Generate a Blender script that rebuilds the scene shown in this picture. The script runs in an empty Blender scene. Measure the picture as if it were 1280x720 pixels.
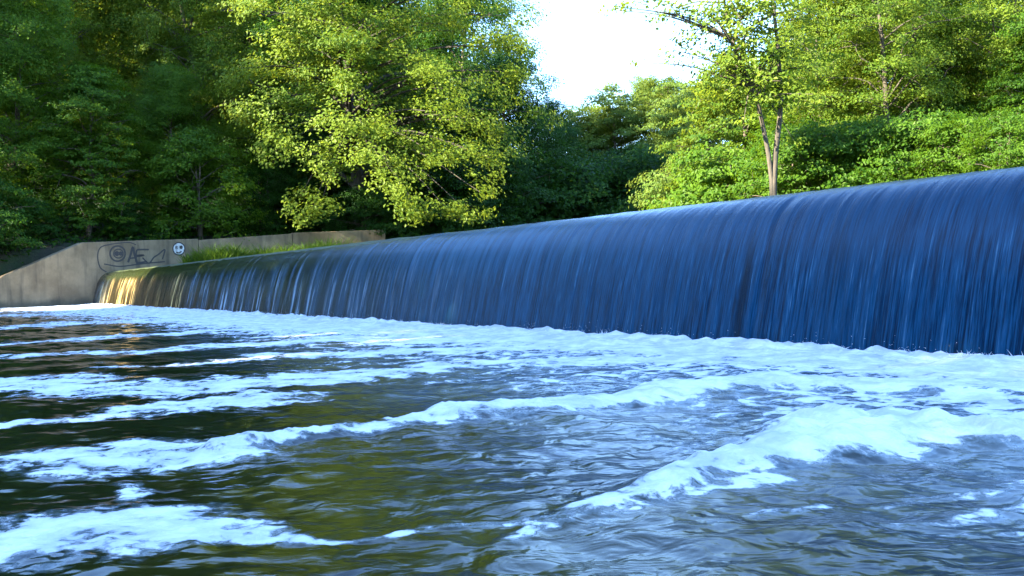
import bpy, math, random
import numpy as np

# ------------------------------------------------------------------ camera, world, sun, exposure
scene = bpy.context.scene
COL = scene.collection
W, F = 1280, 1250.0
EYE = 0.85
PITCH, ROLL = 15 / 1250.0, -0.03
cam_data = bpy.data.cameras.new("camera")
cam_data.sensor_width = 36.0
cam_data.lens = 36.0 * F / W
cam_data.clip_start = 0.05
cam_data.clip_end = 3000.0
cam = bpy.data.objects.new("camera", cam_data)
COL.objects.link(cam)
scene.camera = cam


def rot_x(a):
    c, s = math.cos(a), math.sin(a)
    return np.array([[1, 0, 0], [0, c, -s], [0, s, c]])


def rot_z(a):
    c, s = math.cos(a), math.sin(a)
    return np.array([[c, -s, 0], [s, c, 0], [0, 0, 1.0]])


RC = rot_x(math.pi / 2 - PITCH) @ rot_z(ROLL)
from mathutils import Matrix
m4 = Matrix.Identity(4)
for i in range(3):
    for j in range(3):
        m4[i][j] = RC[i, j]
m4[0][3], m4[1][3], m4[2][3] = 0.0, 0.0, EYE
cam.matrix_world = m4

SUN_EL = math.radians(25)
SUN_DIR = np.array([-0.88, -0.48])            # horizontal direction towards the sun
SUN_DIR /= np.linalg.norm(SUN_DIR)
world = bpy.data.worlds.new("World")
scene.world = world
world.use_nodes = True
wn = world.node_tree
bg = wn.nodes["Background"]
sky = wn.nodes.new("ShaderNodeTexSky")
sky.sky_type = 'NISHITA'
sky.sun_disc = False
sky.sun_elevation = SUN_EL
sky.sun_rotation = math.atan2(SUN_DIR[0], SUN_DIR[1])
sky.air_density = 1.0
sky.dust_density = 0.4
sky.ozone_density = 2.6
tint = wn.nodes.new("ShaderNodeMix")
tint.data_type = 'RGBA'
tint.blend_type = 'MULTIPLY'
tint.inputs[0].default_value = 1.0
tint.inputs[7].default_value = (0.84, 0.97, 1.14, 1)          # the photograph's cool white balance
wn.links.new(sky.outputs[0], tint.inputs[6])
wn.links.new(tint.outputs[2], bg.inputs[0])
bg.inputs[1].default_value = 0.125
sun_data = bpy.data.lights.new("sun", 'SUN')
sun_data.energy = 5.0
sun_data.angle = math.radians(0.5)
sun_data.color = (1.0, 0.90, 0.70)
sun = bpy.data.objects.new("sun", sun_data)
COL.objects.link(sun)
from mathutils import Vector
sd = Vector((SUN_DIR[0] * math.cos(SUN_EL), SUN_DIR[1] * math.cos(SUN_EL), math.sin(SUN_EL)))
sun.rotation_euler = sd.to_track_quat('Z', 'Y').to_euler()
sun.location = sd * 100
vs = scene.view_settings
vs.view_transform = 'Standard'
vs.look = 'None'
vs.gamma = 1.0
vs.use_curve_mapping = False
vs.exposure = 3.0
scene.cycles.max_bounces = 8
scene.cycles.transparent_max_bounces = 8


# ------------------------------------------------------------------ measuring helpers
def ray(px, py):
    return RC @ np.array([(px - 640) / F, -(py - 360) / F, -1.0])


def gnd(px, py, z=0.0):
    r = ray(px, py)
    return np.array([0, 0, EYE]) + r * ((z - EYE) / r[2])


def at(px, py, d):
    r = ray(px, py)
    return np.array([0, 0, EYE]) + r * (d / r[1])


# ------------------------------------------------------------------ numpy noise
_perm = np.random.RandomState(7).permutation(4096)
_grad = np.random.RandomState(8).uniform(0, 2 * math.pi, 4096)
_gx, _gy = np.cos(_grad), np.sin(_grad)


def pnoise(x, y):
    x = np.asarray(x, float); y = np.asarray(y, float)
    x0 = np.floor(x).astype(int); y0 = np.floor(y).astype(int)
    fx, fy = x - x0, y - y0

    def g(ix, iy, dx, dy):
        h = _perm[(_perm[ix & 4095] + iy) & 4095]
        return _gx[h] * dx + _gy[h] * dy
    u = fx * fx * fx * (fx * (fx * 6 - 15) + 10)
    v = fy * fy * fy * (fy * (fy * 6 - 15) + 10)
    a = g(x0, y0, fx, fy); b = g(x0 + 1, y0, fx - 1, fy)
    c = g(x0, y0 + 1, fx, fy - 1); d = g(x0 + 1, y0 + 1, fx - 1, fy - 1)
    return (a + (b - a) * u) * (1 - v) + (c + (d - c) * u) * v


def fbm(x, y, octv=4, gain=0.5):
    s, a = 0.0, 1.0
    for k in range(octv):
        s = s + a * pnoise(x * 2 ** k + 17.3 * k, y * 2 ** k - 9.1 * k)
        a *= gain
    return s


# ------------------------------------------------------------------ object helpers
def tag(o, label=None, cat=None, group=None, kind=None):
    if label: o["label"] = label
    if cat: o["category"] = cat
    if group: o["group"] = group
    if kind: o["kind"] = kind
    return o


def empty(name, loc, rz=0.0, sc=1.0):
    o = bpy.data.objects.new(name, None)
    o.location = loc
    o.rotation_euler = (0, 0, rz)
    o.scale = (sc, sc, sc)
    o.empty_display_size = 0.3
    COL.objects.link(o)
    return o


def make_mesh(name, verts, faces, mat=None, smooth=True, attrs=None, uv=None):
    """verts (N,3); faces: list of (M,k) int arrays"""
    me = bpy.data.meshes.new(name)
    verts = np.asarray(verts, np.float32)
    if isinstance(faces, np.ndarray): faces = [faces]
    faces = [np.asarray(f, np.int32) for f in faces if len(f)]
    loops = np.concatenate([f.ravel() for f in faces])
    tot = np.concatenate([np.full(len(f), f.shape[1], np.int32) for f in faces])
    start = np.concatenate([[0], np.cumsum(tot)[:-1]]).astype(np.int32)
    me.vertices.add(len(verts)); me.vertices.foreach_set("co", verts.ravel())
    me.loops.add(len(loops)); me.loops.foreach_set("vertex_index", loops)
    me.polygons.add(len(tot)); me.polygons.foreach_set("loop_start", start)
    me.polygons.foreach_set("loop_total", tot)
    me.polygons.foreach_set("use_smooth", np.full(len(tot), smooth))
    me.update(calc_edges=True)
    for k, (dom, val) in (attrs or {}).items():
        a = me.attributes.new(k, 'FLOAT', dom)
        a.data.foreach_set("value", np.asarray(val, np.float32))
    if uv is not None:
        ul = me.uv_layers.new(name="UVMap")
        ul.data.foreach_set("uv", np.asarray(uv, np.float32)[loops].ravel())
    me.validate()
    if mat: me.materials.append(mat)
    return me


def obj(name, me, parent=None):
    o = bpy.data.objects.new(name, me)
    COL.objects.link(o)
    if parent is not None: o.parent = parent
    return o


def grid_faces(nr, nc):
    i = np.arange((nr - 1) * nc).reshape(nr - 1, nc)[:, :-1].ravel()
    return np.stack([i, i + 1, i + nc + 1, i + nc], 1)


# ------------------------------------------------------------------ materials
def new_mat(name):
    m = bpy.data.materials.new(name)
    m.use_nodes = True
    nt = m.node_tree
    return m, nt, nt.nodes["Principled BSDF"], nt.nodes["Material Output"]


def nd(nt, typ, **kw):
    n = nt.nodes.new(typ)
    for k, v in kw.items():
        if k in n.inputs.keys() if hasattr(n.inputs, 'keys') else False:
            n.inputs[k].default_value = v
        else:
            setattr(n, k, v)
    return n


def mth(nt, op, a, b=None, clamp=False):
    n = nt.nodes.new("ShaderNodeMath"); n.operation = op; n.use_clamp = clamp
    for i, v in enumerate((a, b)):
        if v is None: continue
        if isinstance(v, (int, float)): n.inputs[i].default_value = v
        else: nt.links.new(v, n.inputs[i])
    return n.outputs[0]


def mixc(nt, fac, a, b):
    n = nt.nodes.new("ShaderNodeMix"); n.data_type = 'RGBA'
    for s, v in ((n.inputs[0], fac), (n.inputs[6], a), (n.inputs[7], b)):
        if isinstance(v, (int, float)): s.default_value = v
        elif isinstance(v, tuple): s.default_value = (*v, 1)
        else: nt.links.new(v, s)
    return n.outputs[2]


def smooth(nt, v, lo, hi, a=0.0, b=1.0):
    n = nt.nodes.new("ShaderNodeMapRange"); n.interpolation_type = 'SMOOTHSTEP'
    nt.links.new(v, n.inputs[0])
    n.inputs[1].default_value = lo; n.inputs[2].default_value = hi
    n.inputs[3].default_value = a; n.inputs[4].default_value = b
    return n.outputs[0]


def noise(nt, vec, scale, detail=4.0, rough=0.55, dist=0.0):
    n = nt.nodes.new("ShaderNodeTexNoise")
    n.inputs["Scale"].default_value = scale; n.inputs["Detail"].default_value = detail
    n.inputs["Roughness"].default_value = rough; n.inputs["Distortion"].default_value = dist
    if vec is not None: nt.links.new(vec, n.inputs["Vector"])
    return n.outputs["Fac"]


def mapping(nt, vec, scale=(1, 1, 1), rot=(0, 0, 0)):
    n = nt.nodes.new("ShaderNodeMapping")
    nt.links.new(vec, n.inputs["Vector"])
    n.inputs["Scale"].default_value = scale; n.inputs["Rotation"].default_value = rot
    return n.outputs[0]


def coords(nt, which="Object"):
    return nt.nodes.new("ShaderNodeTexCoord").outputs[which]


def attr(nt, name):
    n = nt.nodes.new("ShaderNodeAttribute"); n.attribute_name = name
    return n.outputs["Fac"]


def bump(nt, h, strength, dist, prev=None):
    n = nt.nodes.new("ShaderNodeBump")
    n.inputs["Strength"].default_value = strength; n.inputs["Distance"].default_value = dist
    nt.links.new(h, n.inputs["Height"])
    if prev is not None: nt.links.new(prev, n.inputs["Normal"])
    return n.outputs[0]


def leaf_material(name, dark, light, trans, tfac=0.45):
    m, nt, b, out = new_mat(name)
    t = attr(nt, "tint")
    oi = nt.nodes.new("ShaderNodeObjectInfo")
    rnd = mth(nt, 'MULTIPLY_ADD', oi.outputs["Random"], 0.35)
    rnd.node.inputs[2].default_value = -0.17
    fac = mth(nt, 'ADD', t, rnd, clamp=True)
    c = mixc(nt, fac, dark, light)
    nt.links.new(c, b.inputs["Base Color"])
    b.inputs["Roughness"].default_value = 0.5
    b.inputs["Specular IOR Level"].default_value = 0.16
    tr = nt.nodes.new("ShaderNodeBsdfTranslucent")
    ct = mixc(nt, fac, tuple(0.6 * x for x in trans), trans)
    nt.links.new(ct, tr.inputs["Color"])
    mx = nt.nodes.new("ShaderNodeMixShader"); mx.inputs[0].default_value = tfac
    nt.links.new(b.outputs[0], mx.inputs[1]); nt.links.new(tr.outputs[0], mx.inputs[2])
    nt.links.new(mx.outputs[0], out.inputs["Surface"])
    return m


LEAF_OAK = leaf_material("leaf_mid_green", (0.022, 0.070, 0.004), (0.085, 0.16, 0.010), (0.20, 0.33, 0.012))
LEAF_SYC = leaf_material("leaf_yellow_green", (0.028, 0.080, 0.005), (0.145, 0.20, 0.018), (0.33, 0.40, 0.026))
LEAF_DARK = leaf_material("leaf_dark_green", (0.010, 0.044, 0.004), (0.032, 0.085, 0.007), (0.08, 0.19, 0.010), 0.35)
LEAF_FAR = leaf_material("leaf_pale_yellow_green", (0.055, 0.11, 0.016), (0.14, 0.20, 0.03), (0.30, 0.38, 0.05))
LEAF_GRASS = leaf_material("grass_blade", (0.03, 0.075, 0.006), (0.08, 0.14, 0.012), (0.15, 0.25, 0.02), 0.4)


def bark_material(name, c0, c1):
    m, nt, b, out = new_mat(name)
    v = coords(nt)
    n1 = noise(nt, mapping(nt, v, (6, 6, 1.2)), 1.5, 6, 0.65)
    n2 = noise(nt, v, 0.6, 3)
    c = mixc(nt, smooth(nt, n1, 0.3, 0.7), c0, c1)
    c = mixc(nt, smooth(nt, n2, 0.55, 0.75, 0, 0.5), c, (0.05, 0.06, 0.025))
    nt.links.new(c, b.inputs["Base Color"])
    b.inputs["Roughness"].default_value = 0.9
    nt.links.new(bump(nt, n1, 0.8, 0.05), b.inputs["Normal"])
    return m


BARK = bark_material("bark_brown", (0.045, 0.033, 0.022), (0.14, 0.11, 0.08))
BARK_DARK = bark_material("bark_dark", (0.02, 0.016, 0.011), (0.06, 0.05, 0.036))
BARK_PALE = bark_material("bark_pale_grey", (0.035, 0.029, 0.020), (0.095, 0.078, 0.055))


# ------------------------------------------------------------------ weir geometry
TOE0 = gnd(1280, 455)
TOE1 = gnd(115, 380.5)
U = (TOE1 - TOE0); U[2] = 0; U /= np.linalg.norm(U)          # along the weir, away from the camera
S = np.array([-U[1], U[0], 0.0])
if S[0] < 0: S = -S                                          # upstream
KZ = 1.095
_pr = np.array([(-0.02, -0.30), (0.0, 0), (0.07, .3), (0.18, .7), (0.31, 1.05), (.47, 1.31), (.67, 1.47), (.93, 1.555),
                (1.3, 1.59), (2.0, 1.6), (3.0, 1.602), (4.5, 1.603)])
_pr[:, 1] *= KZ
CREST_Z = _pr[-1, 1]


def catmull(p, n):
    p = np.asarray(p, float)
    q = np.vstack([2 * p[0] - p[1], p, 2 * p[-1] - p[-2]])
    out = []
    for i in range(1, len(q) - 2):
        t = np.linspace(0, 1, n, endpoint=False)[:, None]
        a, b, c, d = q[i - 1], q[i], q[i + 1], q[i + 2]
        out.append(0.5 * (2 * b + (c - a) * t + (2 * a - 5 * b + 4 * c - d) * t ** 2 + (3 * b - a - 3 * c + d) * t ** 3))
    out.append(p[-1:])
    return np.vstack(out)


PROF = catmull(_pr, 6)
ARC = np.concatenate([[0], np.cumsum(np.linalg.norm(np.diff(PROF, axis=0), axis=1))])
dP = np.gradient(PROF, axis=0)
PN = np.stack([-dP[:, 1], dP[:, 0]], 1); PN /= np.linalg.norm(PN, axis=1)[:, None]
PN = np.where(PN[:, :1] > 0.999, -PN, PN)                    # outward: downstream and up


def weir_world(t, s, z):
    return TOE0[None] + t[:, None] * U[None] + s[:, None] * S[None] + np.array([0, 0, 1.0])[None] * z[:, None]


def weir_ts(x, y):
    dx, dy = x - TOE0[0], y - TOE0[1]
    return dx * U[0] + dy * U[1], dx * S[0] + dy * S[1]


T0, T1 = -14.0, 56.5


# ------------------------------------------------------------------ ground
# wing wall: foot from frame edge to the graffiti end, then two wall lengths stepping on upstream
WA = at(-150, 385, 46.5)[:2]; WB = at(105, 381, 53.4)[:2]; WC = at(250, 375, 58.0)[:2]
WD = at(366, 320, 60.2)[:2]; WE = at(482, 310, 62.5)[:2]

LOW = np.array([(-34, -45), (-30, 5), (-29.5, 36), WA, WB, WC, (-8, 62), (12, 8), (14, -4), (16, -45)])
UPP = np.array([WC, WD, WE, (0, 71), (6, 84), (14, 92), (20, 90), (15, 72), (10.5, 48), (9, 32), (10, 20), (12.5, 6), (13.5, -3), (4, 8), (-10, 36)])


def poly_sd(P, x, y):
    """signed distance to polygon, negative inside"""
    n = len(P); d = np.full(x.shape, 1e9); ins = np.zeros(x.shape, bool)
    for i in range(n):
        a = P[i]; b = P[(i + 1) % n]
        ex, ey = b[0] - a[0], b[1] - a[1]
        wx, wy = x - a[0], y - a[1]
        h = np.clip((wx * ex + wy * ey) / (ex * ex + ey * ey), 0, 1)
        d = np.minimum(d, np.hypot(wx - ex * h, wy - ey * h))
        c = ((a[1] <= y) & (b[1] > y)) | ((b[1] <= y) & (a[1] > y))
        if abs(ey) > 1e-9:
            ins ^= c & (x < a[0] + (y - a[1]) * ex / ey)
    return np.where(ins, -d, d)


def ground_z(x, y):
    x = np.asarray(x, float); y = np.asarray(y, float)
    dl = poly_sd(LOW, x, y); du = poly_sd(UPP, x, y)
    d = np.minimum(dl, du) - 0.75
    t, s = weir_ts(x, y)
    left = x < -0.3 * y + 0.24 * y + 0.0                       # left of the river axis
    left = (x < 0.02 * y - 2) | (y > 78)
    base_l = np.interp(y, [-40, 20, 44, 46.5, 50, 53.4, 62, 72, 85], [0.5, 0.5, 0.6, 0.8, 1.6, 3.0, 3.2, 2.2, 2.0])
    zl = base_l * np.clip(d / 0.4, 0, 1) + 0.22 * np.clip(d, 0, 60)
    zr = np.clip(d, 0, 3) * 0.3 + 0.10 * np.clip(d - 3, 0, 60)
    zr = np.where(s > 0.5, np.maximum(zr + 1.55, 0), zr)
    z = np.where(left, zl, zr)
    bed = np.where(s > 1.2, 0.9, -0.7)
    z = np.where(d < 0, bed, np.maximum(z, -0.7))
    return z + np.where(d > 1, 0.12 * pnoise(x * 0.4, y * 0.4), 0)


gx = np.concatenate([np.array([-900, -500, -300, -200, -140]), np.arange(-110, 110.1, 1.0), np.array([140, 200, 300, 500, 900])])
gy = np.concatenate([np.array([-600, -300, -150, -90]), np.arange(-60, 150.1, 1.0), np.array([180, 240, 350, 600, 1200])])
GX, GY = np.meshgrid(gx, gy)
GZ = ground_z(GX.ravel(), GY.ravel())
mg, nt, b, out = new_mat("forest_floor")
v = coords(nt)
n1 = noise(nt, v, 0.8, 6, 0.6); n2 = noise(nt, v, 9.0, 5, 0.6)
c = mixc(nt, smooth(nt, n1, 0.35, 0.65), (0.022, 0.017, 0.010), (0.016, 0.032, 0.008))
c = mixc(nt, smooth(nt, n2, 0.45, 0.7, 0, 0.6), c, (0.035, 0.035, 0.015))
nt.links.new(c, b.inputs["Base Color"]); b.inputs["Roughness"].default_value = 0.95
nt.links.new(bump(nt, n2, 0.6, 0.08), b.inputs["Normal"])
o = obj("ground", make_mesh("ground", np.stack([GX.ravel(), GY.ravel(), GZ], 1), grid_faces(len(gy), len(gx)), mg))
tag(o, kind="structure")

# ------------------------------------------------------------------ weir body (concrete)
mw, nt, b, out = new_mat("mossy_wet_concrete")
v = coords(nt)
n1 = noise(nt, v, 1.3, 5, 0.6); n2 = noise(nt, v, 14.0, 5, 0.6)
c = mixc(nt, smooth(nt, n1, 0.38, 0.62), (0.035, 0.040, 0.014), (0.06, 0.08, 0.015))
c = mixc(nt, smooth(nt, n2, 0.45, 0.7, 0, 0.7), c, (0.02, 0.022, 0.012))
nt.links.new(c, b.inputs["Base Color"]); b.inputs["Roughness"].default_value = 0.55
nt.links.new(bump(nt, n2, 0.7, 0.02), b.inputs["Normal"])
bp = PROF - 0.035 * PN
tt = np.concatenate([np.arange(T0, T1, 0.5), [T1]])
# the crest carries a thin mossy lip above the water where the river runs shallow
lipz = lambda t: 0.055 * np.clip((t - 9) / 6, 0, 1)
rows = []
for t in tt:
    z = bp[:, 1] + lipz(t) * np.clip((bp[:, 1] / KZ - 1.42) / 0.10, 0, 1) * np.clip((2.6 - bp[:, 0]) / 0.8, 0, 1) * (1 + 0.35 * pnoise(t * 1.7, 0.3))
    rows.append(weir_world(np.full(len(bp), t), bp[:, 0], z))
vv = np.vstack(rows)
# close underneath: bottom line
nb = len(bp)
body_faces = grid_faces(len(tt), nb)
bot = np.vstack([weir_world(np.array([t, t]), np.array([4.6, -0.1]), np.array([-0.6, -0.6])) for t in tt])
nv = len(vv); vv = np.vstack([vv, bot])
ex = []
for i in range(len(tt) - 1):
    r0, r1 = i * nb, (i + 1) * nb
    ex.append((r0 + nb - 1, r1 + nb - 1, nv + 2 * i + 2, nv + 2 * i))
    ex.append((nv + 2 * i, nv + 2 * i + 2, nv + 2 * i + 3, nv + 2 * i + 1))
    ex.append((nv + 2 * i + 1, nv + 2 * i + 3, r1, r0))
weir = obj("weir", make_mesh("weir", vv, [body_faces, np.array(ex)], mw))
tag(weir, "long low concrete weir with a dark mossy rounded crest under the sliding water", "weir")

# ------------------------------------------------------------------ water sliding over the weir
tl = [T0]
while tl[-1] < T1:
    p = TOE0 + tl[-1] * U
    tl.append(tl[-1] + np.clip(np.hypot(p[0], p[1]) * 0.0021, 0.02, 0.08))
tl = np.array(tl)
dens = catmull(_pr, 12)
darc = np.concatenate([[0], np.cumsum(np.linalg.norm(np.diff(dens, axis=0), axis=1))])
ddp = np.gradient(dens, axis=0); dn = np.stack([-ddp[:, 1], ddp[:, 0]], 1); dn /= np.linalg.norm(dn, axis=1)[:, None]
TT, JJ = np.meshgrid(tl, np.arange(len(dens)), indexing='ij')
A = darc[JJ]; sz = dens[JJ]; nn = dn[JJ]
fall = np.clip((3.3 - A) / 1.2, 0, 1)                        # streaks grow down the face
disp = 0.007 * fbm(TT * 2.2, A * 0.22, 3) + 0.006 * fall * fbm(TT * 9, A * 0.45 + 5, 3) + 0.010 * pnoise(TT * 0.5, A * 0.3)
# a few stronger ribs where the sheet splits
rib = np.zeros_like(TT)
rr = np.random.RandomState(3)
for tc in rr.uniform(-2, 54, 46):
    wdt = rr.uniform(0.03, 0.09); amp = rr.uniform(-0.016, 0.012)
    rib += amp * np.exp(-((TT - tc - 0.05 * np.sin(A * 1.1 + tc)) / wdt) ** 2)
disp += rib * np.clip((3.2 - A) / 0.7, 0, 1)
left_thin = np.clip((TT - 14) / 25, 0, 1)
s_ = sz[..., 0] + nn[..., 0] * disp; z_ = sz[..., 1] + nn[..., 1] * disp
vv = weir_world(TT.ravel(), s_.ravel(), z_.ravel())
uv = np.stack([TT.ravel(), A.ravel()], 1)

mf, nt, b, out = new_mat("sliding_water")
uvn = coords(nt, "UV")
sep = nt.nodes.new("ShaderNodeSeparateXYZ"); nt.links.new(uvn, sep.inputs[0])
u_, v_ = sep.outputs[0], sep.outputs[1]
dash = noise(nt, mapping(nt, uvn, (55, 3.2, 1)), 1.0, 3, 0.6)
fine = noise(nt, mapping(nt, uvn, (34, 1.1, 1)), 1.0, 5, 0.65, 0.15)
mid = noise(nt, mapping(nt, uvn, (7, 0.30, 1)), 1.0, 4, 0.6, 0.3)
broad = noise(nt, mapping(nt, uvn, (0.8, 0.18, 1)), 1.0, 3, 0.5)
st = mth(nt, 'ADD', mth(nt, 'MULTIPLY', fine, 0.45), mth(nt, 'ADD', mth(nt, 'MULTIPLY', mid, 0.27), mth(nt, 'MULTIPLY', dash, 0.28)))
# the sheet is glassy over the crest and breaks into threads further down
brk = smooth(nt, mth(nt, 'ADD', v_, mth(nt, 'MULTIPLY', mid, 0.9)), 1.7, 2.75, 1.0, 0.12)
st = mth(nt, 'ADD', mth(nt, 'MULTIPLY', mth(nt, 'SUBTRACT', st, 0.49), brk), 0.49)
base = mixc(nt, smooth(nt, st, 0.40, 0.60), (0.001, 0.010, 0.028), (0.007, 0.060, 0.132))
base = mixc(nt, smooth(nt, broad, 0.35, 0.7, 0, 0.45), base, (0.005, 0.043, 0.092))
airy = mth(nt, 'MULTIPLY', smooth(nt, st, 0.55, 0.67), smooth(nt, v_, 0.3, 1.6, 0.42, 0.8))
airy = mth(nt, 'MULTIPLY', airy, smooth(nt, broad, 0.3, 0.65, 0.35, 1.0))
base = mixc(nt, airy, base, (0.15, 0.32, 0.44))
# a few dark splits running down the sheet
spl = smooth(nt, noise(nt, mapping(nt, uvn, (3.1, 0.12, 1)), 1.0, 2, 0.5, 0.2), 0.29, 0.34, 0.8, 0)
base = mixc(nt, mth(nt, 'MULTIPLY', spl, brk), base, (0.002, 0.006, 0.014))
# painted silvery sky sheen towards the crest, away from the deep right part
silv = mth(nt, 'MULTIPLY', smooth(nt, u_, 2.0, 12.0, 0, 0.55), smooth(nt, v_, 0.9, 1.9))
base = mixc(nt, mth(nt, 'MULTIPLY', silv, smooth(nt, mid, 0.3, 0.65, 0.3, 1.0)), base, (0.060, 0.17, 0.28))
# far end: thin water over dark moss and golden sunlight painted into the colour, broken into white threads
thin = smooth(nt, mth(nt, 'ADD', u_, mth(nt, 'MULTIPLY', mid, 6.0)), 11.0, 24.0)
gap = smooth(nt, noise(nt, mapping(nt, uvn, (1.5, 0.22, 1)), 1.0, 4, 0.6, 0.5), 0.43, 0.60)
thr = smooth(nt, noise(nt, mapping(nt, uvn, (5.5, 0.45, 1)), 1.0, 4, 0.65, 0.3), 0.50, 0.66)
darkm = mixc(nt, gap, (0.004, 0.007, 0.005), (0.016, 0.046, 0.078))
wht = mth(nt, 'MULTIPLY', thr, smooth(nt, v_, 0.35, 2.0, 0.85, 0.12))
darkm = mixc(nt, mth(nt, 'MULTIPLY', wht, smooth(nt, gap, 0, 1, 0.25, 1.0)), darkm, (0.40, 0.52, 0.62))
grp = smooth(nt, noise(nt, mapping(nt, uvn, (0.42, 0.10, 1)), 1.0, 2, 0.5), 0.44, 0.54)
sun_gold_f = mth(nt, 'MULTIPLY', smooth(nt, u_, 30.5, 32.0), smooth(nt, u_, 47, 50, 1, 0.5))
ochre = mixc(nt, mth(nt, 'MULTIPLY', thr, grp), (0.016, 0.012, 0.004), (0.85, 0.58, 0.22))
darkm = mixc(nt, sun_gold_f, darkm, ochre)
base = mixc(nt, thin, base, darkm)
# dark moss showing through under the lip of the far part
lip = mth(nt, 'MULTIPLY', smooth(nt, mth(nt, 'ADD', v_, mth(nt, 'MULTIPLY', mid, 0.5)), 1.72, 2.05), smooth(nt, u_, 13, 24))
base = mixc(nt, lip, base, (0.020, 0.026, 0.007))
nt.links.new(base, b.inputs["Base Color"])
nt.links.new(smooth(nt, st, 0.35, 0.7, 0.10, 0.30), b.inputs["Roughness"])
b.inputs["Specular IOR Level"].default_value = 0.3
b.inputs["IOR"].default_value = 1.33
bn = bump(nt, mid, 0.3, 0.02)
bn = bump(nt, fine, 0.6, 0.012, bn)
nt.links.new(bn, b.inputs["Normal"])
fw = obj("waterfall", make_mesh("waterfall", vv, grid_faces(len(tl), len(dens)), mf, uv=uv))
tag(fw, "smooth blue sheet of water sliding down the weir face in fine streaks", "water", kind="structure")

# ------------------------------------------------------------------ upstream river surface
mu, nt, b, out = new_mat("still_river_water")
v = coords(nt)
b.inputs["Base Color"].default_value = (0.02, 0.025, 0.012, 1)
b.inputs["Roughness"].default_value = 0.05; b.inputs["IOR"].default_value = 1.33
nt.links.new(bump(nt, noise(nt, v, 2.2, 3, 0.5), 0.25, 0.02), b.inputs["Normal"])
pa = weir_world(np.array([T0, T1 + 6]), np.array([4.45, 4.45]), np.full(2, CREST_Z - 0.004))
pb = np.array([(2, 130, CREST_Z - 0.004), (90, 60, CREST_Z - 0.004)])
o = obj("river", make_mesh("river", np.vstack([pa, pb]), np.array([[1, 0, 3, 2]]), mu))
tag(o, "calm dark river held above the weir crest", "water", kind="structure")

# ------------------------------------------------------------------ foaming water below the weir
def band(P, X, Y, wx, wy):
    """foam streak through world points with half width, 0..1 falloff"""
    best = np.zeros_like(X)
    pts = []
    for (px, py, hw, st) in P:
        g = gnd(px, py); hor = 345 - 0.03 * (px - 640)
        pts.append((g[0], g[1], 0.72 * hw * g[1] ** 2 / (F * EYE), st))
    x = X + wx; y = Y + wy
    for (ax, ay, ah, as_), (bx, by, bh, bs) in zip(pts[:-1], pts[1:]):
        ex, ey = bx - ax, by - ay
        h = np.clip(((x - ax) * ex + (y - ay) * ey) / (ex * ex + ey * ey), 0, 1)
        d = np.hypot(x - ax - ex * h, y - ay - ey * h)
        w = ah + (bh - ah) * h; s = as_ + (bs - as_) * h
        best = np.maximum(best, s * np.clip(1.5 - d / w, 0, 1))
    return best


yl = [-0.0]
rows_y = []
y = 1.7
while y < 62:
    rows_y.append(y); y += np.clip(y * y * 0.0011, 0.010, 0.16)
rows_y = np.concatenate([[-30, -12, -4, 0.5, 1.3], rows_y, [66, 72]])
NC = 620
VX, VY = [], []
frac = np.linspace(0, 1, NC)
for y in rows_y:
    xt = TOE0[0] + (y - TOE0[1]) * U[0] / U[1] + 0.35          # weir toe at this row
    xr = min(xt, 4.2 + 0.62 * y) if y > 1.4 else 16.0
    xl = -(4.2 + 0.62 * y) if y > 1.4 else -34.0
    if xr < xl + 2: xr = xl + 2
    VX.append(xl + (xr - xl) * frac); VY.append(np.full(NC, y))
X = np.array(VX).ravel(); Y = np.array(VY).ravel()
wt, ws = weir_ts(X, Y)
# domain warp shared by all foam edges
wx = 0.24 * fbm(X * 0.9, Y * 0.9, 3) + 0.05 * fbm(X * 4, Y * 4, 2)
wy = 0.28 * fbm(X * 0.9 + 31, Y * 0.9 + 7, 3) + 0.06 * fbm(X * 4 + 9, Y * 4, 2)
k = np.clip(Y / 6, 0.6, 5)
wx = wx * k; wy = wy * k

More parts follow.
